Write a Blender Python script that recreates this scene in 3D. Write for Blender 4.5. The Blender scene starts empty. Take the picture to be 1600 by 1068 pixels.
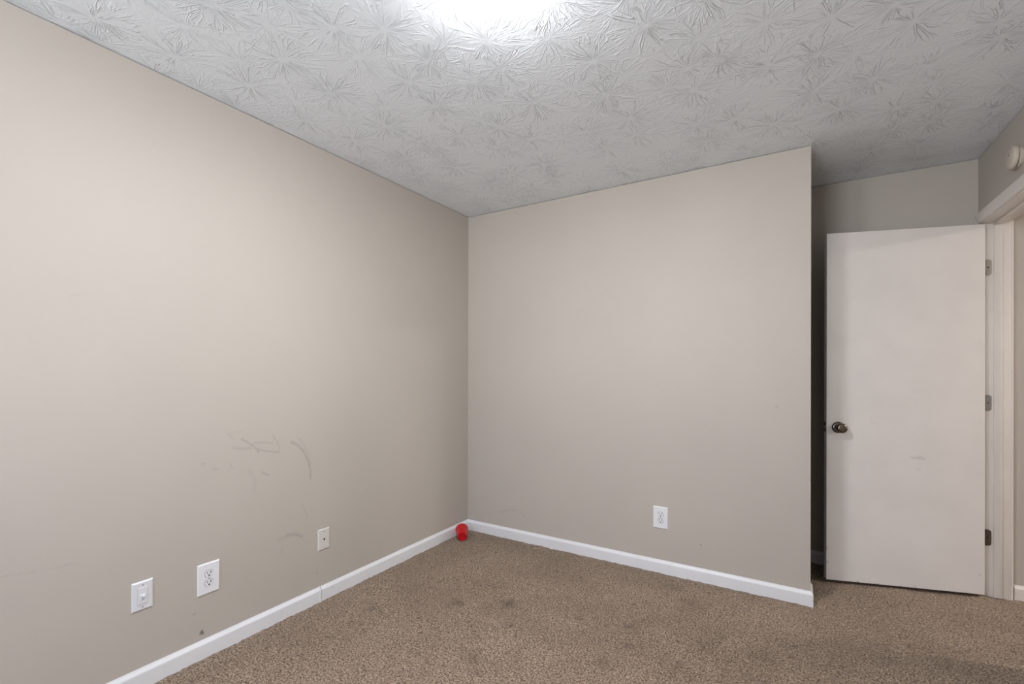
import bpy, bmesh, math, random
import numpy as np
from mathutils import Matrix, Vector
C = bpy.context.scene.collection
sc = bpy.context.scene
# ---------------------------------------------------------------- camera
cam_d = bpy.data.cameras.new('camera'); cam = bpy.data.objects.new('camera', cam_d); C.objects.link(cam)
sc.camera = cam
cam_d.sensor_width = 36; cam_d.sensor_fit = 'HORIZONTAL'; cam_d.lens = 724.35/1600*36
cam_d.shift_y = (577.1-534)/1600
cam_d.clip_start = .02
YAW, PITCH, ROLL = -.5478, .0004, .0018
fw = Vector((math.sin(YAW), math.cos(YAW), 0)); rt = Vector((math.cos(YAW), -math.sin(YAW), 0)); up = Vector((0, 0, 1))
f2 = fw*math.cos(PITCH)+up*math.sin(PITCH); u2 = up*math.cos(PITCH)-fw*math.sin(PITCH)
r3 = rt*math.cos(ROLL)+u2*math.sin(ROLL); u3 = u2*math.cos(ROLL)-rt*math.sin(ROLL)
m = Matrix((r3, u3, -f2)).transposed().to_4x4(); m.translation = (0, 0, 1.247)
cam.matrix_world = m
# ---------------------------------------------------------------- world, lights, exposure
W = bpy.data.worlds.new('sky'); sc.world = W; W.use_nodes = True
bg = W.node_tree.nodes['Background']; wn = W.node_tree.nodes
SKY, GROUND_FILL = 2.2, 4.3            # overcast sky above the horizon, brighter lower half added to lift the ceiling
tc = wn.new('ShaderNodeTexCoord'); sx = wn.new('ShaderNodeSeparateXYZ'); W.node_tree.links.new(tc.outputs['Generated'], sx.inputs[0])
hz = wn.new('ShaderNodeMapRange'); W.node_tree.links.new(sx.outputs[2], hz.inputs[0])
hz.inputs[1].default_value = -.02; hz.inputs[2].default_value = .02
wm = wn.new('ShaderNodeMix'); wm.data_type = 'RGBA'; W.node_tree.links.new(hz.outputs[0], wm.inputs[0])
wm.inputs[6].default_value = (GROUND_FILL*.97, GROUND_FILL, GROUND_FILL*1.06, 1); wm.inputs[7].default_value = (SKY*.88, SKY*.97, SKY*1.15, 1)
W.node_tree.links.new(wm.outputs[2], bg.inputs[0]); bg.inputs[1].default_value = 1
sc.view_settings.view_transform = 'Standard'; sc.view_settings.look = 'None'
sc.view_settings.gamma = 1; sc.view_settings.use_curve_mapping = False
sc.view_settings.exposure = 2.14
LAMP_EMIT = 70.0
HALL_POWER = 104.0
def area(name, loc, rot, sx, sy, power, col=(1, 1, 1), portal=False):
    l = bpy.data.lights.new(name, 'AREA'); l.shape = 'RECTANGLE'; l.size = sx; l.size_y = sy
    l.energy = power; l.color = col; l.cycles.is_portal = portal
    o = bpy.data.objects.new(name, l); C.objects.link(o); o.location = loc; o.rotation_euler = rot; return o
# window in the wall behind the camera: daylight comes through it
WX0, WX1, WZ0, WZ1 = -1.5, -.43, .75, 2.15
area('daylight_portal', ((WX0+WX1)/2, -1.635, (WZ0+WZ1)/2), (math.radians(90), 0, 0), WX1-WX0, WZ1-WZ0, 1, portal=True)
# ---------------------------------------------------------------- helpers
H = 2.44; XL = -2.184; YB = 2.920; XO = .0725; YA = 3.593; XR = .88; XH = 1.002; YF = -1.5
rng = np.random.default_rng(7); random.seed(7)
def bx(bm, x0, x1, y0, y1, z0, z1, bev=0, seg=2):
    r = bmesh.ops.create_cube(bm, size=1)
    for v in r['verts']:
        v.co = Vector(((x0+x1)/2+v.co.x*(x1-x0), (y0+y1)/2+v.co.y*(y1-y0), (z0+z1)/2+v.co.z*(z1-z0)))
    if bev:
        es = list({e for v in r['verts'] for e in v.link_edges})
        bmesh.ops.bevel(bm, geom=es, offset=bev, segments=seg, affect='EDGES', profile=.5)
def lathe(bm, prof, n=32, M=None):
    """profile (radius, height) round local z, then transformed by M"""
    rings = []
    for r, z in prof:
        if r < 1e-6: rings.append([bm.verts.new((0, 0, z))])
        else: rings.append([bm.verts.new((r*math.cos(2*math.pi*k/n), r*math.sin(2*math.pi*k/n), z)) for k in range(n)])
    for a, b in zip(rings, rings[1:]):
        for k in range(n):
            k2 = (k+1) % n
            if len(a) == 1 and len(b) == 1: continue
            if len(a) == 1: bm.faces.new((a[0], b[k], b[k2]))
            elif len(b) == 1: bm.faces.new((a[k], b[0], a[k2]))
            else: bm.faces.new((a[k], b[k], b[k2], a[k2]))
    if M is not None: bmesh.ops.transform(bm, matrix=M, verts=[v for r in rings for v in r])
def prism(bm, pts, y0, y1, M=None):
    """outline in local (x, z), extruded from y0 to y1"""
    a = [bm.verts.new((x, y0, z)) for x, z in pts]; b = [bm.verts.new((x, y1, z)) for x, z in pts]
    n = len(pts); bm.faces.new(a); bm.faces.new(b[::-1])
    for k in range(n): bm.faces.new((a[k], b[k], b[(k+1) % n], a[(k+1) % n]))
    if M is not None: bmesh.ops.transform(bm, matrix=M, verts=a+b)
def obj(name, bm, mat, parent=None, smooth=False, kind=None, label=None):
    bmesh.ops.recalc_face_normals(bm, faces=bm.faces)
    me = bpy.data.meshes.new(name); bm.to_mesh(me); bm.free()
    if smooth:
        for p in me.polygons: p.use_smooth = True
        if hasattr(me, 'set_sharp_from_angle'): me.set_sharp_from_angle(angle=math.radians(smooth if smooth > 1 else 40))
    for mm in (mat if isinstance(mat, (list, tuple)) else [mat]): me.materials.append(mm)
    o = bpy.data.objects.new(name, me); C.objects.link(o); o.parent = parent
    if kind: o['kind'] = kind
    if label: o['label'] = label
    return o
def tag(o, label, cat, group=None):
    o['label'] = label; o['category'] = cat
    if group: o['group'] = group
    return o
def thing(name, label, cat, M, group=None):
    o = bpy.data.objects.new(name, None); o.empty_display_size = .05; C.objects.link(o); o.matrix_world = M
    return tag(o, label, cat, group)
def copy_tree(o, parent=None):
    c = o.copy(); C.objects.link(c)
    if parent: c.parent = parent
    for ch in o.children: copy_tree(ch, c)
    return c
def frame(loc, xdir, ydir):
    x = Vector(xdir).normalized(); y = Vector(ydir).normalized(); z = x.cross(y)
    M = Matrix((x, y, z)).transposed().to_4x4(); M.translation = loc; return M
def grid(name, P, attr=None, aname='marks', mat=None, kind=None, parent=None, smooth=True):
    """P: (ny, nx, 3) array of points -> one quad grid mesh with an optional float attribute"""
    ny, nx, _ = P.shape; me = bpy.data.meshes.new(name)
    me.vertices.add(nx*ny); me.vertices.foreach_set('co', P.reshape(-1).astype(np.float32))
    i = np.arange(ny-1)[:, None]*nx+np.arange(nx-1)[None, :]
    q = np.stack([i, i+1, i+nx+1, i+nx], -1).reshape(-1, 4); n = len(q)
    me.loops.add(4*n); me.loops.foreach_set('vertex_index', q.reshape(-1).astype(np.int32))
    me.polygons.add(n); me.polygons.foreach_set('loop_start', (np.arange(n)*4).astype(np.int32))
    me.polygons.foreach_set('use_smooth', np.full(n, smooth))
    if attr is not None:
        a = me.attributes.new(aname, 'FLOAT', 'POINT'); a.data.foreach_set('value', attr.reshape(-1).astype(np.float32))
    me.update(calc_edges=True); me.validate(); me.materials.append(mat)
    o = bpy.data.objects.new(name, me); C.objects.link(o); o.parent = parent
    if kind: o['kind'] = kind
    return o
def strokes(A, B, lst):
    """soft dirt strokes at wall coordinates; A, B are coordinate grids"""
    D = np.zeros_like(A)
    for pts, w, s in lst:
        best = np.full_like(A, 9.)
        for (a0, b0), (a1, b1) in zip(pts, pts[1:]):
            da, db = a1-a0, b1-b0; t = np.clip(((A-a0)*da+(B-b0)*db)/max(da*da+db*db, 1e-9), 0, 1)
            best = np.minimum(best, np.hypot(A-a0-t*da, B-b0-t*db))
        D = np.maximum(D, s*np.exp(-(best/(w*.62))**2))
    return D
def lines(*parts): return np.unique(np.round(np.concatenate([np.arange(a, b, s) for a, b, s in parts]+[[parts[-1][1]]]), 5))
# ---------------------------------------------------------------- materials
class NT:
    def __init__(s, name):
        s.m = bpy.data.materials.new(name); s.m.use_nodes = True; s.t = s.m.node_tree; s.n = s.t.nodes
        s.p = s.n['Principled BSDF']
    def new(s, typ, **kw):
        n = s.n.new(typ)
        for k, v in kw.items(): setattr(n, k, v)
        return n
    def link(s, a, b): s.t.links.new(a, b)
    def put(s, v, sock):
        if isinstance(v, bpy.types.NodeSocket): s.link(v, sock)
        else: sock.default_value = v
    def math(s, op, a, b=0., c=0., clamp=False):
        n = s.new('ShaderNodeMath', operation=op, use_clamp=clamp)
        for v, k in zip((a, b, c), n.inputs): s.put(v, k)
        return n.outputs[0]
    def vmath(s, op, a, b=(0, 0, 0)):
        n = s.new('ShaderNodeVectorMath', operation=op); s.put(a, n.inputs[0]); s.put(b, n.inputs[1])
        return n.outputs['Value'] if op in ('LENGTH', 'DISTANCE') else n.outputs[0]
    def noise(s, vec, scale, detail=2., rough=.5, dist=0.):
        n = s.new('ShaderNodeTexNoise'); s.put(vec, n.inputs['Vector']); n.inputs['Scale'].default_value = scale
        n.inputs['Detail'].default_value = detail; n.inputs['Roughness'].default_value = rough; n.inputs['Distortion'].default_value = dist
        return n.outputs['Fac']
    def ss(s, v, a, b, lo=0., hi=1.):
        n = s.new('ShaderNodeMapRange', interpolation_type='SMOOTHSTEP'); s.put(v, n.inputs[0])
        for k, x in zip((1, 2, 3, 4), (a, b, lo, hi)): n.inputs[k].default_value = x
        return n.outputs[0]
    def mix(s, f, a, b):
        n = s.new('ShaderNodeMix', data_type='RGBA'); s.put(f, n.inputs[0]); s.put(a, n.inputs[6]); s.put(b, n.inputs[7]); return n.outputs[2]
    def coords(s): return s.new('ShaderNodeTexCoord').outputs['Object']
    def attr(s, name): return s.new('ShaderNodeAttribute', attribute_name=name).outputs['Fac']
    def bump(s, h, dist, strength=1.):
        n = s.new('ShaderNodeBump'); n.inputs['Strength'].default_value = strength; n.inputs['Distance'].default_value = dist
        s.put(h, n.inputs['Height']); s.link(n.outputs[0], s.p.inputs['Normal'])
def srgb(r, g, b):
    f = lambda c: (c/255/12.92) if c <= 10 else ((c/255+.055)/1.055)**2.4
    return (f(r), f(g), f(b), 1)
def plain(name, col, rough=.45, metal=0., nscale=300., ndist=.0002, spec=.5):
    t = NT(name); t.p.inputs['Base Color'].default_value = col; t.p.inputs['Roughness'].default_value = rough
    t.p.inputs['Metallic'].default_value = metal; t.p.inputs['Specular IOR Level'].default_value = spec
    if ndist: t.bump(t.noise(t.coords(), nscale, 2), ndist, .5)
    return t.m
def wall_paint(name, col, marks=False):
    t = NT(name); P = t.coords()
    c = t.mix(t.ss(t.noise(P, 1.7, 2), .3, .7), col, tuple(x*.97 for x in col[:3])+(1,))
    if marks:
        a = t.attr('marks'); a = t.math('MULTIPLY', a, t.ss(t.noise(P, 90, 3), .25, .6, .55, 1.))
        c = t.mix(t.math('MULTIPLY', a, .7, clamp=True), c, srgb(96, 88, 82))
    t.put(c, t.p.inputs['Base Color']); t.p.inputs['Roughness'].default_value = .55; t.p.inputs['Specular IOR Level'].default_value = .3
    h = t.math('ADD', t.noise(P, 160, 2), t.math('MULTIPLY', t.noise(P, 7, 2), 2.))
    t.bump(h, .0005, .35); return t.m
def trim_paint(name, col, nick=.70, marks=False):
    t = NT(name); P = t.coords()
    f = t.math('MULTIPLY', t.ss(t.noise(P, 70, 3, .6), nick, nick+.03), t.ss(t.noise(P, 3.1, 1), .5, .62))
    c = t.mix(t.ss(t.noise(P, 5, 3), .3, .75), col, tuple(x*.95 for x in col[:3])+(1,))
    c = t.mix(t.math('MULTIPLY', f, .75), c, srgb(92, 84, 78))
    if marks: c = t.mix(t.math('MULTIPLY', t.attr('marks'), .9, clamp=True), c, srgb(90, 86, 84))
    t.put(c, t.p.inputs['Base Color']); t.p.inputs['Roughness'].default_value = .38; t.p.inputs['Specular IOR Level'].default_value = .4
    t.bump(t.noise(P, 110, 2), .0003, .3); return t.m
def ceiling_paint():
    t = NT('stomped_ceiling_texture'); P = t.coords()
    sp = t.new('ShaderNodeSeparateXYZ'); t.link(P, sp.inputs[0])
    cb = t.new('ShaderNodeCombineXYZ'); t.link(sp.outputs[0], cb.inputs[0]); t.link(sp.outputs[1], cb.inputs[1]); p2 = cb.outputs[0]
    wob = t.new('ShaderNodeTexNoise'); t.link(p2, wob.inputs['Vector']); wob.inputs['Scale'].default_value = 16; wob.inputs['Detail'].default_value = 1
    w = t.vmath('MULTIPLY', t.vmath('SUBTRACT', wob.outputs['Color'], (.5, .5, .5)), (.016, .016, 0))
    hs = []
    for k, (off, sc_) in enumerate((((0, 0, 0), 3.9), ((.37, .71, 0), 3.7))):
        q = t.vmath('ADD', p2, off)
        v = t.new('ShaderNodeTexVoronoi', voronoi_dimensions='2D'); t.link(q, v.inputs['Vector'])
        v.inputs['Scale'].default_value = sc_; v.inputs['Randomness'].default_value = .68
        d = t.vmath('ADD', t.vmath('SUBTRACT', q, v.outputs['Position']), w)
        ds = t.new('ShaderNodeSeparateXYZ'); t.link(d, ds.inputs[0])
        r = t.vmath('LENGTH', d)
        an = t.math('ARCTAN2', ds.outputs[1], ds.outputs[0])
        cv = t.new('ShaderNodeCombineXYZ'); K = 6.4
        t.link(t.math('MULTIPLY', t.math('COSINE', an), K), cv.inputs[0]); t.link(t.math('MULTIPLY', t.math('SINE', an), K), cv.inputs[1])
        t.link(t.math('MULTIPLY', r, 9.), cv.inputs[2])
        vec = t.vmath('ADD', cv.outputs[0], t.vmath('MULTIPLY', v.outputs['Color'], (40, 40, 40)))
        n = t.noise(vec, 1.0, 1.5, .45)
        ridge = t.math('SUBTRACT', 1., t.math('DIVIDE', t.math('ABSOLUTE', t.math('SUBTRACT', n, .5)), .052), clamp=True)
        ridge = t.math('MULTIPLY', ridge, t.ss(t.noise(vec, .55, 1), .36, .56))
        fade = t.math('MULTIPLY', t.ss(r, .008, .035), t.ss(r, .09, .19, 1., 0.))
        hs.append(t.math('MULTIPLY', t.math('MULTIPLY', ridge, fade), (1., .55)[k]))
    h = t.math('MAXIMUM', hs[0], hs[1])
    h = t.math('ADD', h, t.math('MULTIPLY', t.noise(P, 75, 3, .6), .45))
    t.p.inputs['Base Color'].default_value = srgb(234, 240, 246); t.p.inputs['Roughness'].default_value = .5
    t.p.inputs['Specular IOR Level'].default_value = .35
    t.bump(h, .0030, .9); return t.m
def carpet_mat():
    t = NT('brown_cut_pile_carpet'); P = t.coords()
    big = t.ss(t.noise(P, 3.2, 4, .6), .32, .68)
    mid = t.noise(P, 26, 3, .6)
    tuft = t.noise(P, 135, 2.5, .65)
    c = t.mix(t.ss(tuft, .32, .68), srgb(82, 65, 52), srgb(184, 164, 143))
    c = t.mix(t.math('MULTIPLY', t.ss(t.noise(P, 170, 1), .58, .70), .7), c, srgb(70, 54, 44))
    c = t.mix(t.math('MULTIPLY', t.ss(mid, .50, .70), .28), c, srgb(98, 79, 66))
    c = t.mix(t.math('MULTIPLY', big, .26), c, srgb(100, 82, 69))
    c = t.mix(t.math('MULTIPLY', t.attr('marks'), .95, clamp=True), c, srgb(70, 55, 45))
    t.put(c, t.p.inputs['Base Color']); t.p.inputs['Roughness'].default_value = .95; t.p.inputs['Specular IOR Level'].default_value = .05
    t.p.inputs['Sheen Weight'].default_value = .12
    t.bump(t.math('ADD', tuft, t.math('MULTIPLY', mid, .6)), .006, .8); return t.m
WALL = srgb(190, 183, 174)
M_wall = wall_paint('greige_wall_paint', WALL); M_wallm = wall_paint('greige_wall_paint_scuffed', WALL, True)
M_ceil = ceiling_paint(); M_carpet = carpet_mat()
M_base = trim_paint('white_baseboard_paint', srgb(232, 233, 236), .70)
M_frame = trim_paint('white_door_frame_paint', srgb(229, 223, 217), .70)
M_door = trim_paint('white_door_paint', srgb(227, 223, 220), .80, True)
M_plate = plain('white_plastic', srgb(234, 235, 238), .35, ndist=0)
M_plate3 = plain('greyed_white_plastic', srgb(222, 224, 228), .35, ndist=0)
M_plate2 = plain('offwhite_plastic', srgb(214, 211, 206), .4, ndist=0)
M_slot = plain('dark_slot', srgb(26, 24, 23), .6, ndist=0)
M_screw = plain('painted_screw', srgb(176, 172, 166), .4, ndist=0)
M_nickel = plain('tarnished_nickel', srgb(120, 110, 100), .24, 1., 60, .0004)
M_steel = plain('grey_hinge_steel', srgb(168, 164, 160), .42, .75, 80, .0003)
M_paintsteel = plain('paint_smeared_hinge', srgb(178, 170, 158), .5, .2, 80, .0003)
M_bronze = plain('dark_bronze_hinge', srgb(104, 92, 80), .45, .6, 80, .0003)
M_red = plain('red_plastic', srgb(196, 8, 24), .32, 0, 40, 0)
M_det = plain('aged_white_plastic', srgb(200, 190, 176), .45, ndist=0)
M_vinyl = plain('white_window_vinyl', srgb(236, 236, 236), .4, ndist=0)
def glow(name, col, e):
    t = NT(name); t.p.inputs['Base Color'].default_value = (.9, .9, .9, 1)
    t.p.inputs['Emission Color'].default_value = col; t.p.inputs['Emission Strength'].default_value = e; return t.m
M_lamp = glow('lit_opal_glass', (.95, .955, .98, 1), LAMP_EMIT)
M_glass = NT('window_glass'); t = M_glass
tr = t.new('ShaderNodeBsdfTransparent'); gl = t.new('ShaderNodeBsdfGlossy'); gl.inputs['Roughness'].default_value = .02
mx = t.new('ShaderNodeMixShader'); mx.inputs[0].default_value = .05; t.link(tr.outputs[0], mx.inputs[1]); t.link(gl.outputs[0], mx.inputs[2])
t.link(mx.outputs[0], t.n['Material Output'].inputs[0]); M_glass = t.m
# ---------------------------------------------------------------- floor
xs = lines((XL-.02, 1.05, .0072), (1.05, 4.4, .08)); ys = lines((YF-.02, .85, .06), (.85, YA+.01, .0072))
X, Y = np.meshgrid(xs, ys)
def smooth(a, n):
    for _ in range(n):
        a = (np.roll(a, 1, 0)+np.roll(a, -1, 0)+2*a)/4; a = (np.roll(a, 1, 1)+np.roll(a, -1, 1)+2*a)/4
    return a
def unit(a): return a/a.std()
Z = unit(smooth(rng.standard_normal(X.shape), 1))*.0011+unit(smooth(rng.standard_normal(X.shape), 14))*.0009
Z = np.clip(Z, -.004, .005)
FS = [(-1.564, 1.955, .045, .5), (-1.313, 2.11, .048, .55), (-1.181, 1.928, .011, .9), (-1.196, 1.624, .044, .4), (-.654, 2.232, .043, .4),
      (-.646, 2.065, .029, .45), (-.366, 2.266, .064, .3), (-.424, 2.007, .059, .35), (-.474, 2.633, .055, .25), (-.122, 2.294, .045, .3),
      (-.701, 1.886, .033, .3), (-1.491, 2.234, .081, .22), (-1.784, 2.111, .015, .5), (-.924, 2.168, .016, .5), (-1.887, 1.686, .047, .3),
      (-1.863, 1.995, .074, .15), (-1.313, 1.703, .074, .12), (-.961, 1.919, .035, .2), (-.604, 2.77, .044, .25), (-1.193, 2.554, .154, .12),
      (.224, 2.647, .118, .12), (.515, 2.767, .086, .12)]
wx = unit(smooth(rng.standard_normal(X.shape), 10)); wy = unit(smooth(rng.standard_normal(X.shape), 10))
S = np.zeros_like(X)
for x, y, r, s in FS:
    k = .28*r if r > .02 else 0
    S = np.maximum(S, s*np.exp(-((np.hypot(X-x+wx*k, Y-y+wy*k)/r)**2)))
floor = grid('floor', np.stack([X, Y, Z], -1), S, 'marks', M_carpet, 'structure')
# ---------------------------------------------------------------- ceiling and walls
bm = bmesh.new(); bx(bm, XL-.13, 4.52, YF-.13, YA+.13, H, H+.1); obj('ceiling', bm, M_ceil, kind='structure')
T = .12; G = .0035      # walls stop a hair under the ceiling: the unsealed caulk line
def wall_box(bm, x0, x1, y0, y1, faces=''):
    """a wall with a thin recessed strip under the ceiling on the faces named"""
    bx(bm, x0, x1, y0, y1, -.05, H-G)
    bx(bm, x0+(.008 if 'w' in faces else 0), x1-(.008 if 'e' in faces else 0), y0+(.008 if 's' in faces else 0), y1-(.008 if 'n' in faces else 0), H-G, H)
LS = [([(1.179, .926), (1.208, .904), (1.237, .882), (1.26, .849)], .0058, .5), ([(1.144, .891), (1.179, .879), (1.222, .877)], .01, .3),
      ([(1.237, .899), (1.282, .896), (1.329, .884)], .0059, .35), ([(1.252, .869), (1.298, .851), (1.361, .836)], .0067, .4),
      ([(1.329, .926), (1.349, .893), (1.365, .86), (1.361, .834)], .0061, .3), ([(1.117, .959), (1.141, .931)], .0056, .3),
      ([(1.124, .958), (1.179, .959)], .0035, .2), ([(1.428, .877), (1.463, .858), (1.494, .826), (1.516, .781), (1.535, .729), (1.537, .671)], .0071, .55),
      ([(1.471, .893), (1.498, .849), (1.521, .809), (1.542, .744)], .004, .35), ([(1.275, .753), (1.31, .732)], .006, .5),
      ([(1.127, .82), (1.141, .793)], .0056, .25), ([(1.215, .772), (1.245, .722), (1.238, .679)], .0132, .15), ([(1.014, .839), (1.024, .837)], .0081, .3),
      ([(1.058, .809), (1.074, .805)], .0082, .3), ([(1.404, .411), (1.446, .406), (1.49, .379)], .011, .45), ([(1.362, .404), (1.412, .405)], .0155, .2),
      ([(1.481, .561), (1.522, .469)], .004, .25), ([(1.379, .36), (1.375, .331)], .0078, .2), ([(1.577, .156), (1.58, .154)], .005, .8),
      ([(1.012, .116), (1.017, .105)], .0067, 2.2), ([(1.007, .107), (1.012, .11)], .0054, 1.6), ([(.979, .204), (.989, .201)], .0046, .7),
      ([(.417, .579), (.505, .561), (.595, .557)], .003, .2), ([(.582, 1.504), (.612, 1.516)], .0044, .15)]
BS = [([(-.478, .217), (-.469, .217)], .0061, .6), ([(-.088, 1.055), (-.085, 1.041)], .0061, .4), ([(-1.714, .221), (-1.681, .198), (-1.67, .177)], .0071, .3),
      ([(-1.875, .181), (-1.807, .211), (-1.746, .216)], .0141, .18)]
def faced_wall(name, box, faces, axis, c, a, b, lst):
    """a wall whose room face is a fine grid that carries its scuff marks; the solid stands 1 mm behind it"""
    A, B = np.meshgrid(a, b); K = np.full_like(A, c)
    P = np.stack([K, A, B] if axis == 'x' else [A, K, B], -1)
    o = grid(name, P, strokes(A, B, lst), 'marks', M_wallm, 'structure')
    bm = bmesh.new(); bm.from_mesh(o.data); wall_box(bm, *box, faces); 
    bm.to_mesh(o.data); bm.free(); return o
M_closet_dark = plain('unseen_closet_darkener', srgb(52, 42, 34), .7, ndist=0)  # dark colour added on unseen closet faces to deepen shade behind the door
# left wall
faced_wall('wall_left', (XL-T, XL-.0012, YF-T, YB+T), 'e', 'x', XL, lines((YF, .4, .1), (.4, 1.7, .006), (1.7, YB, .1)), lines((-.02, 0, .02), (0, 1., .006), (1., 1.5, .05), (1.5, 1.52, .006), (1.52, H-G, .1)), LS)
faced_wall('wall_back', (XL, XO, YB+.0012, YB+T), 'sne', 'y', YB, lines((XL, -1.6, .006), (-1.6, -.5, .1), (-.5, -.46, .005), (-.46, -.1, .05), (-.1, -.07, .005), (-.07, XO, .07)), lines((-.02, 0, .02), (0, .24, .006), (.24, 1., .1), (1., 1.07, .006), (1.07, H-G, .2)), BS)
wb = bpy.data.objects['wall_back']; wb.data.materials.append(M_closet_dark)
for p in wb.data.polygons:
    if p.center.y > YB+T-.009 and abs(p.normal.y) > .9: p.material_index = 1  # unseen rear face darkened so less light bounces into the gap
bm = bmesh.new(); wall_box(bm, -2.3, 4.4, YA, YA+T, 's'); obj('wall_alcove', bm, M_wall, kind='structure')
bm = bmesh.new(); wall_box(bm, -2.3, -2.184, YB+T, YA, ''); obj('wall_closet', bm, M_closet_dark, kind='structure')
DY0, DY1 = 2.783, 3.557          # clear opening between the jambs
bm = bmesh.new()
wall_box(bm, XR, XH, YF-T, DY0-.02, 'w'); bx(bm, XR, XH, DY0-.02, DY1+.02, 2.075, H-G); bx(bm, XR+.008, XH, DY0-.02, DY1+.02, H-G, H)
wall_box(bm, XR, XH, DY1+.02, YA, 'w'); obj('wall_right', bm, M_wall, kind='structure')
bm = bmesh.new()
wall_box(bm, XL, WX0, YF-T, YF, 'n'); wall_box(bm, WX1, XR, YF-T, YF, 'n')
bx(bm, WX0, WX1, YF-T, YF, -.05, WZ0); bx(bm, WX0, WX1, YF-T, YF, WZ1, H); obj('wall_front', bm, M_wall, kind='structure')
bm = bmesh.new(); wall_box(bm, XH, 4.4, 2.28, 2.4, 'n'); obj('wall_hall', bm, M_wall, kind='structure')
bm = bmesh.new(); wall_box(bm, 4.28, 4.4, 2.4, YA, 'w'); obj('wall_hall_end', bm, M_wall, kind='structure')
# ---------------------------------------------------------------- baseboards
HB = .0785
BP = [(0, -.02), (.0125, -.02), (.0125, .058), (.0118, .0625), (.0098, .066), (.0068, .0705), (.0042, .0748), (.003, HB), (0, HB)]
def baseboard(bm, p0, p1, nrm, m0=0, m1=0, prof=BP):
    """profile run from p0 to p1; m0/m1 = mitre: end shifts along the run by m * thickness"""
    d = Vector((p1[0]-p0[0], p1[1]-p0[1], 0)); d.normalize(); n = Vector((nrm[0], nrm[1], 0))
    a = [bm.verts.new(Vector((*p0, z))+n*t+d*t*m0) for t, z in prof]; b = [bm.verts.new(Vector((*p1, z))+n*t+d*t*m1) for t, z in prof]
    k = len(prof); bm.faces.new(a); bm.faces.new(b[::-1])
    for i in range(k): bm.faces.new((a[i], b[i], b[(i+1) % k], a[(i+1) % k]))
SY = 1.594
PROUD = [(t if i in (0, 8) else t+.0032, z if i < 7 else z+.0022) for i, (t, z) in enumerate(BP)]
bm = bmesh.new(); baseboard(bm, (XL, YF), (XL, SY-.0015), (1, 0), 1, 0)
baseboard(bm, (XL, SY-.0085), (XL, SY-.0015), (1, 0), 0, 0, PROUD)        # bead of filler at the butt joint
obj('baseboard_left', bm, M_base, kind='structure')
bm = bmesh.new(); baseboard(bm, (XL, SY+.003), (XL, YB), (1, 0), 0, -1); obj('baseboard_left', bm, M_base, kind='structure')
bm = bmesh.new(); baseboard(bm, (XL, YB), (XO, YB), (0, -1), 1, 1)
baseboard(bm, (XO, YB), (XO, YB+T), (1, 0), -1, 1); obj('baseboard_back', bm, M_base, kind='structure')
bm = bmesh.new(); baseboard(bm, (-2.184, YA), (XR, YA), (0, -1), 0, 0); obj('baseboard_alcove', bm, M_base, kind='structure')
bm = bmesh.new(); baseboard(bm, (XH+.02, YA), (4.28, YA), (0, -1)); obj('baseboard_hall', bm, M_frame, kind='structure')
bm = bmesh.new(); baseboard(bm, (XR, YF), (XR, DY0-.075), (-1, 0)); obj('baseboard_right', bm, M_base, kind='structure')
bm = bmesh.new(); baseboard(bm, (XL+.0125, YF), (XR-.0125, YF), (0, 1)); obj('baseboard_front', bm, M_base, kind='structure')
# ---------------------------------------------------------------- door frame: jambs, head, stops, casing
HZ = 2.058
trim = bpy.data.objects.new('trim_1', None); C.objects.link(trim); trim.location = (XR, (DY0+DY1)/2, 0); trim['kind'] = 'structure'
def tpart(name, bm, mat=M_frame):
    bmesh.ops.translate(bm, verts=bm.verts, vec=-trim.location); return obj(name, bm, mat, trim, smooth=30)
bm = bmesh.new(); bx(bm, XR, XH, DY1, DY1+.0195, 0, 2.0745, .001); tpart('jamb', bm)
bm = bmesh.new(); bx(bm, XR, XH, DY0-.0195, DY0, 0, 2.0745, .001); tpart('jamb', bm)
bm = bmesh.new(); bx(bm, XR, XH, DY0, DY1, HZ, 2.0745, .001); tpart('head_jamb', bm)
SX0, SX1, STP = .932, .966, .0135
bm = bmesh.new(); bx(bm, SX0, SX1, DY1-STP, DY1, .004, HZ, .0025); tpart('door_stop', bm)
bm = bmesh.new(); bx(bm, SX0, SX1, DY0, DY0+STP, .004, HZ, .0025); tpart('door_stop', bm)
bm = bmesh.new(); bx(bm, SX0, SX1, DY0+STP, DY1-STP, HZ-STP, HZ, .0025); tpart('door_stop', bm)
CP = [(0, 0), (.009, .0), (.0105, .003), (.0105, .012), (.0125, .016), (.0135, .024), (.0155, .034), (.0165, .046), (.0165, .054), (.0145, .057), (0, .057)]  # (thickness, across)
def casing_leg(bm, side, y_in, dirn, ztop, width=.057):
    """vertical casing: side = x of the wall face, +-1 outward"""
    s = width/.057
    x0, sx = side
    a = [bm.verts.new((x0+sx*t, y_in+dirn*w*s, -.005)) for t, w in CP]; b = [bm.verts.new((x0+sx*t, y_in+dirn*w*s, ztop+w*s)) for t, w in CP]
    k = len(CP); bm.faces.new(a); bm.faces.new(b[::-1])
    for i in range(k): bm.faces.new((a[i], b[i], b[(i+1) % k], a[(i+1) % k]))
def casing_head(bm, side, y0, y1, z, ew0=1., ew1=1.):
    x0, sx = side
    a = [bm.verts.new((x0+sx*t, y0-w*ew0, z+w)) for t, w in CP]; b = [bm.verts.new((x0+sx*t, y1+w*ew1, z+w)) for t, w in CP]
    k = len(CP); bm.faces.new(a); bm.faces.new(b[::-1])
    for i in range(k): bm.faces.new((a[i], b[i], b[(i+1) % k], a[(i+1) % k]))
RV = .005
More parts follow.
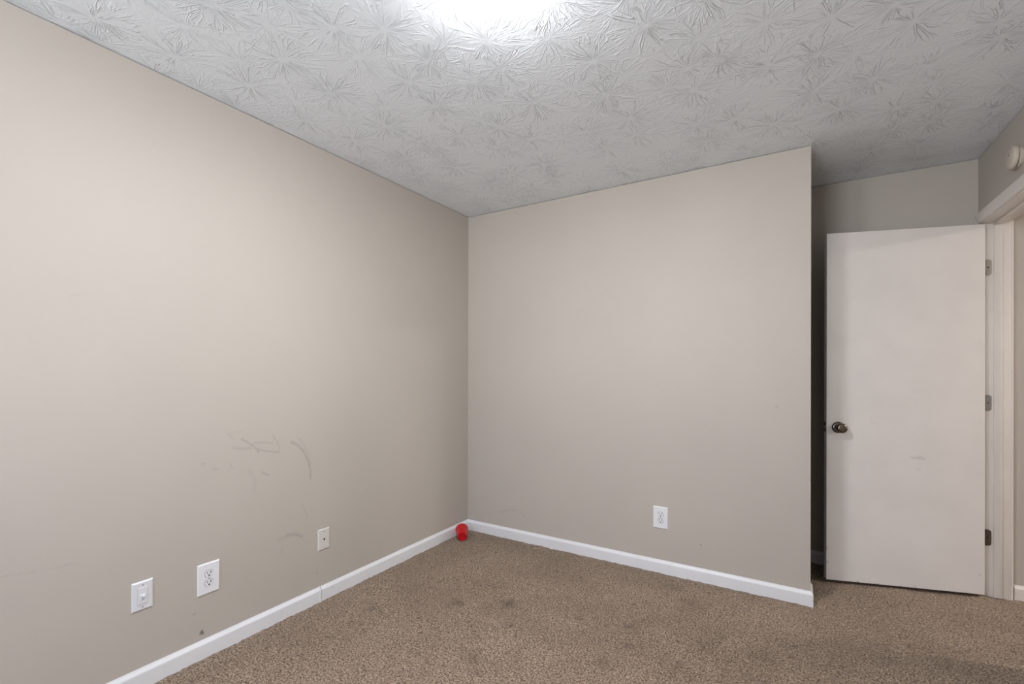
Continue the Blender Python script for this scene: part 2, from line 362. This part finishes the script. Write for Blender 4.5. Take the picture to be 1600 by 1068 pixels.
for nm, side in (('casing', (XR, -1)), ('hall_casing', (XH, 1))):
    bm = bmesh.new(); wd = YA-.001-(DY1+RV)
    s = wd/.057
    casing_leg(bm, side, DY1+RV, 1, HZ+RV, wd)
    tpart(nm, bm)
    bm = bmesh.new(); casing_leg(bm, side, DY0-RV, -1, HZ+RV); tpart(nm, bm)
    bm = bmesh.new(); casing_head(bm, side, DY0-RV, DY1+RV, HZ+RV, 1., s); tpart(nm, bm)
# ---------------------------------------------------------------- door
door = bpy.data.objects.new('door_1', None); C.objects.link(door); door['kind'] = 'structure'
DM = Matrix.Rotation(math.atan2(-.299, -.954), 4, 'Z'); DM.translation = (.883, 3.5545, 0); door.matrix_world = DM
DW0, DW1, DZ0, DZ1, DT = .003, .769, .019, 2.050, .035
a_ = lines((DW0+.001, DW1-.001, .007)); b_ = lines((DZ0+.001, DZ1-.001, .007)); A, B = np.meshgrid(a_, b_)
DS = [([(.345, .754), (.318, .754), (.281, .75)], .008, .30), ([(.31, .765), (.285, .755)], .008, .2), ([(.32, .69), (.305, .688)], .008, .15),
      ([(.61, .020), (.605, .021)], .006, .9), ([(.40, .021), (.395, .021)], .005, .8), ([(.33, .024), (.328, .026)], .005, .7), ([(.52, .021), (.50, .021)], .005, .5),
      ([(.03, .13), (.02, .12)], .004, .4), ([(.766, .20), (.766, .21)], .004, .7), ([(.766, .12), (.766, .125)], .005, .8), ([(.54, .95), (.5, .94)], .01, .06)]
slab = grid('door_slab', np.stack([A, np.full_like(A, DT), B], -1), strokes(A, B, DS), 'marks', M_door, None, door, False)
bm = bmesh.new(); bm.from_mesh(slab.data)
bx(bm, DW0, DW1, 0, DT-.0003, DZ0, DZ1, .0008, 1)
bmesh.ops.recalc_face_normals(bm, faces=bm.faces); bm.to_mesh(slab.data); bm.free()
# knobs on both faces, latch in the edge
KX, KZ = .709, .914
KP = [(0, 0), (.0335, 0), (.0335, .002), (.0315, .005), (.024, .0085), (.0145, .0105), (.0125, .014), (.0118, .022), (.0128, .027), (.019, .031), (.0258, .0365),
      (.0285, .0435), (.0285, .050), (.0265, .0555), (.0215, .0595), (.013, .0615), (.0075, .0620)]
def knob(face_y, sgn):
    M = Matrix.Translation((KX, face_y, KZ)) @ Matrix.Rotation(-sgn*math.pi/2, 4, 'X')
    bm = bmesh.new(); lathe(bm, KP[:6]+[(0, .0105)], 40, M); r = obj('rosette', bm, M_nickel, None, smooth=40)
    bm = bmesh.new(); lathe(bm, [(0, .009)]+KP[6:]+[(.0075, .0610), (.0055, .0606), (0, .0606)], 40, M); k = obj('door_knob', bm, M_nickel, door, smooth=50, label='tarnished nickel round door knob')
    r.parent = k
    bm = bmesh.new(); bx(bm, -.0035, .0035, -.0008, .0008, .0600, .0622, .0004); bmesh.ops.transform(bm, matrix=M, verts=bm.verts); obj('turn_button', bm, M_slot, k)
knob(DT, 1); knob(0, -1)
bm = bmesh.new(); bx(bm, DW1-.001, DW1+.0012, .005, .030, KZ-.0285, KZ+.0285, .0008); lp = obj('latch_plate', bm, M_nickel, door, label='dark metal latch plate in the door edge')
bm = bmesh.new(); prism(bm, [(DW1+.001, -.0085), (DW1+.012, -.0085), (DW1+.012, .0085), (DW1+.001, .0085)], .010, .024)
for v in bm.verts:
    if v.co.y > .02 and v.co.x > DW1+.01: v.co.x -= .009
bmesh.ops.translate(bm, verts=bm.verts, vec=(0, 0, KZ)); obj('latch_bolt', bm, M_steel, lp, smooth=30)
# hinges: leaf on the jamb, leaf on the door edge, knuckle barrel
DI = DM.inverted()
def rleaf(w, h, r):
    p = [(0, -h/2)]
    for k in range(7): a = -math.pi/2+k*math.pi/12; p.append((w-r+r*math.cos(a), -h/2+r+r*math.sin(a)))
    for k in range(7): a = k*math.pi/12; p.append((w-r+r*math.cos(a), h/2-r+r*math.sin(a)))
    return p+[(0, h/2)]
for zc, mat, lab in ((1.8165, M_paintsteel, 'paint-smeared grey hinge at the top of the door'), (1.0685, M_steel, 'bright grey steel hinge at mid height'), (.3255, M_bronze, 'dark bronze hinge near the floor')):
    bm = bmesh.new()
    lathe(bm, [(0, -.0445), (.0048, -.0445), (.0055, -.043), (.0055, .043), (.0048, .0445), (0, .0445)], 16, Matrix.Translation((-.004, -.005, zc)))
    hb = obj('hinge', bm, mat, door, smooth=40, label=lab)
    # jamb leaf, built in room space and brought into the door's frame
    bm = bmesh.new(); prism(bm, rleaf(.044, .0889, .0145), 0, .0022)
    bmesh.ops.translate(bm, verts=bm.verts, vec=(XR+.0015, DY1-.0012, zc)); bmesh.ops.transform(bm, matrix=DI, verts=bm.verts)
    lf = obj('hinge_leaf', bm, mat, hb, smooth=30)
    bm = bmesh.new()
    for sx, sz in ((.030, 0), (.016, .031), (.016, -.031)):
        lathe(bm, [(0, .0006), (.0024, .0006), (.0036, 0), (.0036, -.002), (0, -.002)], 14, Matrix.Translation((XR+.0015+sx, DY1-.0012, zc+sz)) @ Matrix.Rotation(math.pi/2, 4, 'X'))
    bmesh.ops.transform(bm, matrix=DI, verts=bm.verts); obj('screws', bm, M_slot if mat != M_steel else M_bronze, hb)
    bm = bmesh.new(); bx(bm, .0008, .0031, .001, .032, zc-.0445, zc+.0445, .0004); obj('hinge_leaf', bm, mat, hb)
# ---------------------------------------------------------------- electrical plates
def plate(bm, w, h, t=.0055, bev=.0042):
    """wall plate: local x right, z up, y out of the wall"""
    hw, hh = w/2, h/2
    v0 = [bm.verts.new((x, 0, z)) for x, z in ((-hw, -hh), (hw, -hh), (hw, hh), (-hw, hh))]
    v1 = [bm.verts.new((x, .0018, z)) for x, z in ((-hw, -hh), (hw, -hh), (hw, hh), (-hw, hh))]
    b = bev
    v2 = [bm.verts.new((x, t, z)) for x, z in ((-hw+b, -hh+b), (hw-b, -hh+b), (hw-b, hh-b), (-hw+b, hh-b))]
    for a, c in ((v0, v1), (v1, v2)):
        for k in range(4): bm.faces.new((a[k], a[(k+1) % 4], c[(k+1) % 4], c[k]))
    bm.faces.new(v2); bm.faces.new(v0[::-1])
def disc_face(r, flat):
    p = []
    for k in range(40):
        a = 2*math.pi*k/40; p.append((r*math.cos(a), max(-flat, min(flat, r*math.sin(a)))))
    return p
RY = Matrix.Rotation(math.pi/2, 4, 'X')
def screw(parent, x, z, y, slot_rot=0.):
    bm = bmesh.new(); lathe(bm, [(0, .0012), (.0018, .0011), (.0031, .0002), (.0031, -.001)], 18, Matrix.Translation((x, y, z)) @ Matrix.Rotation(-math.pi/2, 4, 'X'))
    s = obj('screw', bm, M_screw, parent, smooth=40)
    bm = bmesh.new(); bx(bm, -.0026, .0026, -.0003, .0003, -.0004, .0004)
    bmesh.ops.transform(bm, matrix=Matrix.Translation((x, y+.0012, z)) @ Matrix.Rotation(slot_rot, 4, 'Y'), verts=bm.verts); obj('slot', bm, M_slot, s)
def outlet(M, label, group):
    o = thing('wall_outlet', label, 'outlet', M, group); T_ = .006
    bm = bmesh.new(); plate(bm, .0895, .1345, T_); obj('cover_plate', bm, M_plate, o)
    for cz in (.0205, -.0195):
        bm = bmesh.new(); prism(bm, disc_face(.0182, .0150), T_-.002, T_+.0004); bmesh.ops.translate(bm, verts=bm.verts, vec=(0, 0, cz)); g = obj('receptacle_gap', bm, M_slot, None)
        bm = bmesh.new(); prism(bm, disc_face(.0171, .0139), T_-.002, T_+.0016); bmesh.ops.translate(bm, verts=bm.verts, vec=(0, 0, cz)); f = obj('receptacle', bm, M_plate, o, smooth=30)
        g.parent = f
        bm = bmesh.new()
        bx(bm, -.0083, -.0051, T_+.0012, T_+.0019, cz, cz+.0097); bx(bm, .0052, .0082, T_+.0012, T_+.0019, cz+.001, cz+.0090)
        obj('slots', bm, M_slot, f)
        bm = bmesh.new(); prism(bm, [(.0036*math.cos(2*math.pi*k/20), .0036*math.sin(2*math.pi*k/20)) for k in range(20)], T_+.0012, T_+.0019)
        bmesh.ops.translate(bm, verts=bm.verts, vec=(0, 0, cz-.0072)); obj('ground_hole', bm, M_slot, f)
    screw(o, 0, .0005, T_, .4)
    return o
def on_left(y, z): return frame((XL, y, z), (0, -1, 0), (1, 0, 0))     # local y out of the wall, z up
def on_back(x, z): return frame((x, YB, z), (-1, 0, 0), (0, -1, 0))
o1 = outlet(on_left(1.038, .3375), 'white duplex outlet on the left wall, between the other two wall plates', 'oversized white duplex outlets')
o2 = copy_tree(o1); o2.matrix_world = on_back(-.7055, .3385)
o2['label'] = 'white duplex outlet low on the back wall, alone on that wall'
p = thing('dimmer_plate', 'white wall plate with a raised insert and small protruding knob, nearest on the left wall', 'wall plate', on_left(.7975, .3605))
bm = bmesh.new(); plate(bm, .071, .1135, .006, .005); obj('cover_plate', bm, M_plate3, p)
bm = bmesh.new(); bx(bm, -.0172, .0172, .003, .0063, -.0342, .0342); gp = obj('insert_gap', bm, M_screw, None)
bm = bmesh.new(); bx(bm, -.0165, .0165, .003, .0078, -.0335, .0335, .0012); ins = obj('insert', bm, M_plate3, p); gp.parent = ins
bm = bmesh.new(); bx(bm, -.012, .012, .006, .0092, -.028, .006, .0012); obj('rocker', bm, M_plate3, ins)
bm = bmesh.new(); lathe(bm, [(.0055, .006), (.0050, .0185), (.0040, .0200), (0, .0203)], 20, Matrix.Translation((-.002, 0, .001)) @ Matrix.Rotation(-math.pi/2, 4, 'X')); obj('knob', bm, M_plate3, p, smooth=40)
screw(p, 0, .0425, .006, 1.2); screw(p, 0, -.0425, .006, .2)
p = thing('jack_plate', 'off-white wall plate with one small dark socket, nearest the room corner', 'wall plate', on_left(1.617, .3275))
bm = bmesh.new(); plate(bm, .071, .1135, .0055, .0045); obj('cover_plate', bm, M_plate2, p)
bm = bmesh.new(); lathe(bm, [(.0062, .0045), (.0062, .0062), (.0045, .0066), (0, .0066)], 20, Matrix.Translation((0, 0, .001)) @ Matrix.Rotation(-math.pi/2, 4, 'X')); k = obj('socket', bm, M_plate2, p, smooth=40)
bm = bmesh.new(); bx(bm, -.0042, .0042, .0062, .0069, -.005, .006, .0003); obj('opening', bm, M_slot, k)
screw(p, 0, .0425, .0055, .7); screw(p, 0, -.0425, .0055, 0)
# ---------------------------------------------------------------- smoke detector above the door
d = thing('smoke_detector', 'round white smoke detector on the wall above the door frame', 'smoke detector', frame((XR, 3.02, 2.225), (0, 1, 0), (-1, 0, 0)))
RX = Matrix.Rotation(-math.pi/2, 4, 'X')
bm = bmesh.new(); lathe(bm, [(0, 0), (.044, 0), (.0455, .002), (.0455, .012), (.043, .0145), (0, .0145)], 48, RX); obj('mounting_base', bm, M_det, d, smooth=40)
tilt = Matrix.Translation((0, .017, 0)) @ Matrix.Rotation(.06, 4, 'X')
bm = bmesh.new(); lathe(bm, [(0, -.004), (.030, -.004), (.030, 0), (.049, 0), (.0515, .003), (.0515, .011), (.049, .0165), (.043, .0200), (.041, .0205), (.0395, .0195), (.038, .0205), (.020, .0235), (0, .0240)], 48, tilt @ RX); b = obj('cover', bm, M_det, d, smooth=40)
for x, z, r in ((-.010, .022, .0042), (-.004, .012, .0036)):
    bm = bmesh.new(); lathe(bm, [(0, .0246), (r*.8, .0245), (r, .0236), (r, .020)], 20, tilt @ Matrix.Translation((x, 0, z)) @ RX); obj('test_button' if r > .004 else 'indicator_light', bm, M_screw if r > .004 else M_slot, b, smooth=40)
# ---------------------------------------------------------------- ceiling lights
def ceiling_light(x, y, label, mat, R=.125):
    t = thing('ceiling_light', label, 'ceiling light', Matrix.Translation((x, y, H)))
    bm = bmesh.new(); lathe(bm, [(0, 0), (R, 0), (R, -.024), (R-.006, -.028), (0, -.028)], 48); obj('base_pan', bm, M_plate, t, smooth=40)
    pr = [(R-.008, -.026)]+[((R-.008)*math.cos(a), -.028-.030*math.sin(a)) for a in np.linspace(.08, math.pi/2-.02, 14)]+[(0, -.058)]
    bm = bmesh.new(); lathe(bm, pr, 48); obj('glass_dome', bm, mat, t, smooth=60); return t
ceiling_light(-.751, 1.117, 'lit white glass dome light at the middle of the ceiling', M_lamp)
M_hlamp = glow('lit_hall_glass', (.92, .87, .82, 1), HALL_POWER)
ceiling_light(3.15, 3.36, 'lit dome light on the hallway ceiling beyond the doorway', M_hlamp)
# ---------------------------------------------------------------- red cup lying in the corner
ax = Vector((-.63, .777, 0)).normalized(); L_, R0, R1 = .118, .031, .0455
sl = math.asin((R1-R0)/L_)
axis = (ax*math.cos(sl)+Vector((0, 0, math.sin(sl)))).normalized()
base_c = Vector((-2.060, 2.688, .003+R0*math.cos(sl)))
side = axis.cross(Vector((0, 0, 1))).normalized(); upv = side.cross(axis)
CM = Matrix((side, upv, axis)).transposed().to_4x4(); CM.translation = base_c
cup = thing('plastic_cup', 'red plastic cup lying on its side on the carpet in the corner', 'cup', CM)
bm = bmesh.new()
lathe(bm, [(0, .007), (R0-.006, .0065), (R0-.0035, 0), (R0-.001, 0), (R0, .002), (R0+.0035, .030), (R0+.0048, .0315), (R0+.009, .074), (R0+.0105, .0755), (R1, L_-.004),
           (R1-.0012, L_-.004), (R0+.0093, .0755), (R0+.0078, .074), (R0+.0036, .0315), (R0+.0023, .030), (R0-.0012, .0095), (0, .0085)], 48)
obj('cup_body', bm, M_red, cup, smooth=35)
bm = bmesh.new()
lathe(bm, [(R1-.0012+.0022*math.cos(a)+.0012, L_-.0022+.0022*math.sin(a)) for a in np.linspace(-math.pi, math.pi, 13)], 48); obj('rim', bm, M_red, cup, smooth=60)
# ---------------------------------------------------------------- window behind the camera
w = bpy.data.objects.new('window_1', None); C.objects.link(w); w['kind'] = 'structure'; w.location = ((WX0+WX1)/2, YF, WZ0)
def wpart(name, bm, mat):
    bmesh.ops.translate(bm, verts=bm.verts, vec=-w.location); return obj(name, bm, mat, w)
bm = bmesh.new(); fy0, fy1 = YF-.1, YF-.04
for a in ((WX0, WX0+.045, WZ0, WZ1), (WX1-.045, WX1, WZ0, WZ1), (WX0+.045, WX1-.045, WZ0, WZ0+.045), (WX0+.045, WX1-.045, WZ1-.045, WZ1), (WX0+.045, WX1-.045, (WZ0+WZ1)/2-.02, (WZ0+WZ1)/2+.02)):
    bx(bm, a[0], a[1], fy0, fy1, a[2], a[3])
wpart('window_frame', bm, M_vinyl)
zm = (WZ0+WZ1)/2
for z0, z1 in ((WZ0+.045, zm-.02), (zm+.02, WZ1-.045)):
    bm = bmesh.new(); bx(bm, WX0+.045, WX1-.045, YF-.072, YF-.068, z0, z1); wpart('pane', bm, M_glass)
bm = bmesh.new(); bx(bm, WX0-.03, WX1+.03, YF-.04, YF+.03, WZ0-.02, WZ0, .003); wpart('window_sill', bm, M_vinyl)
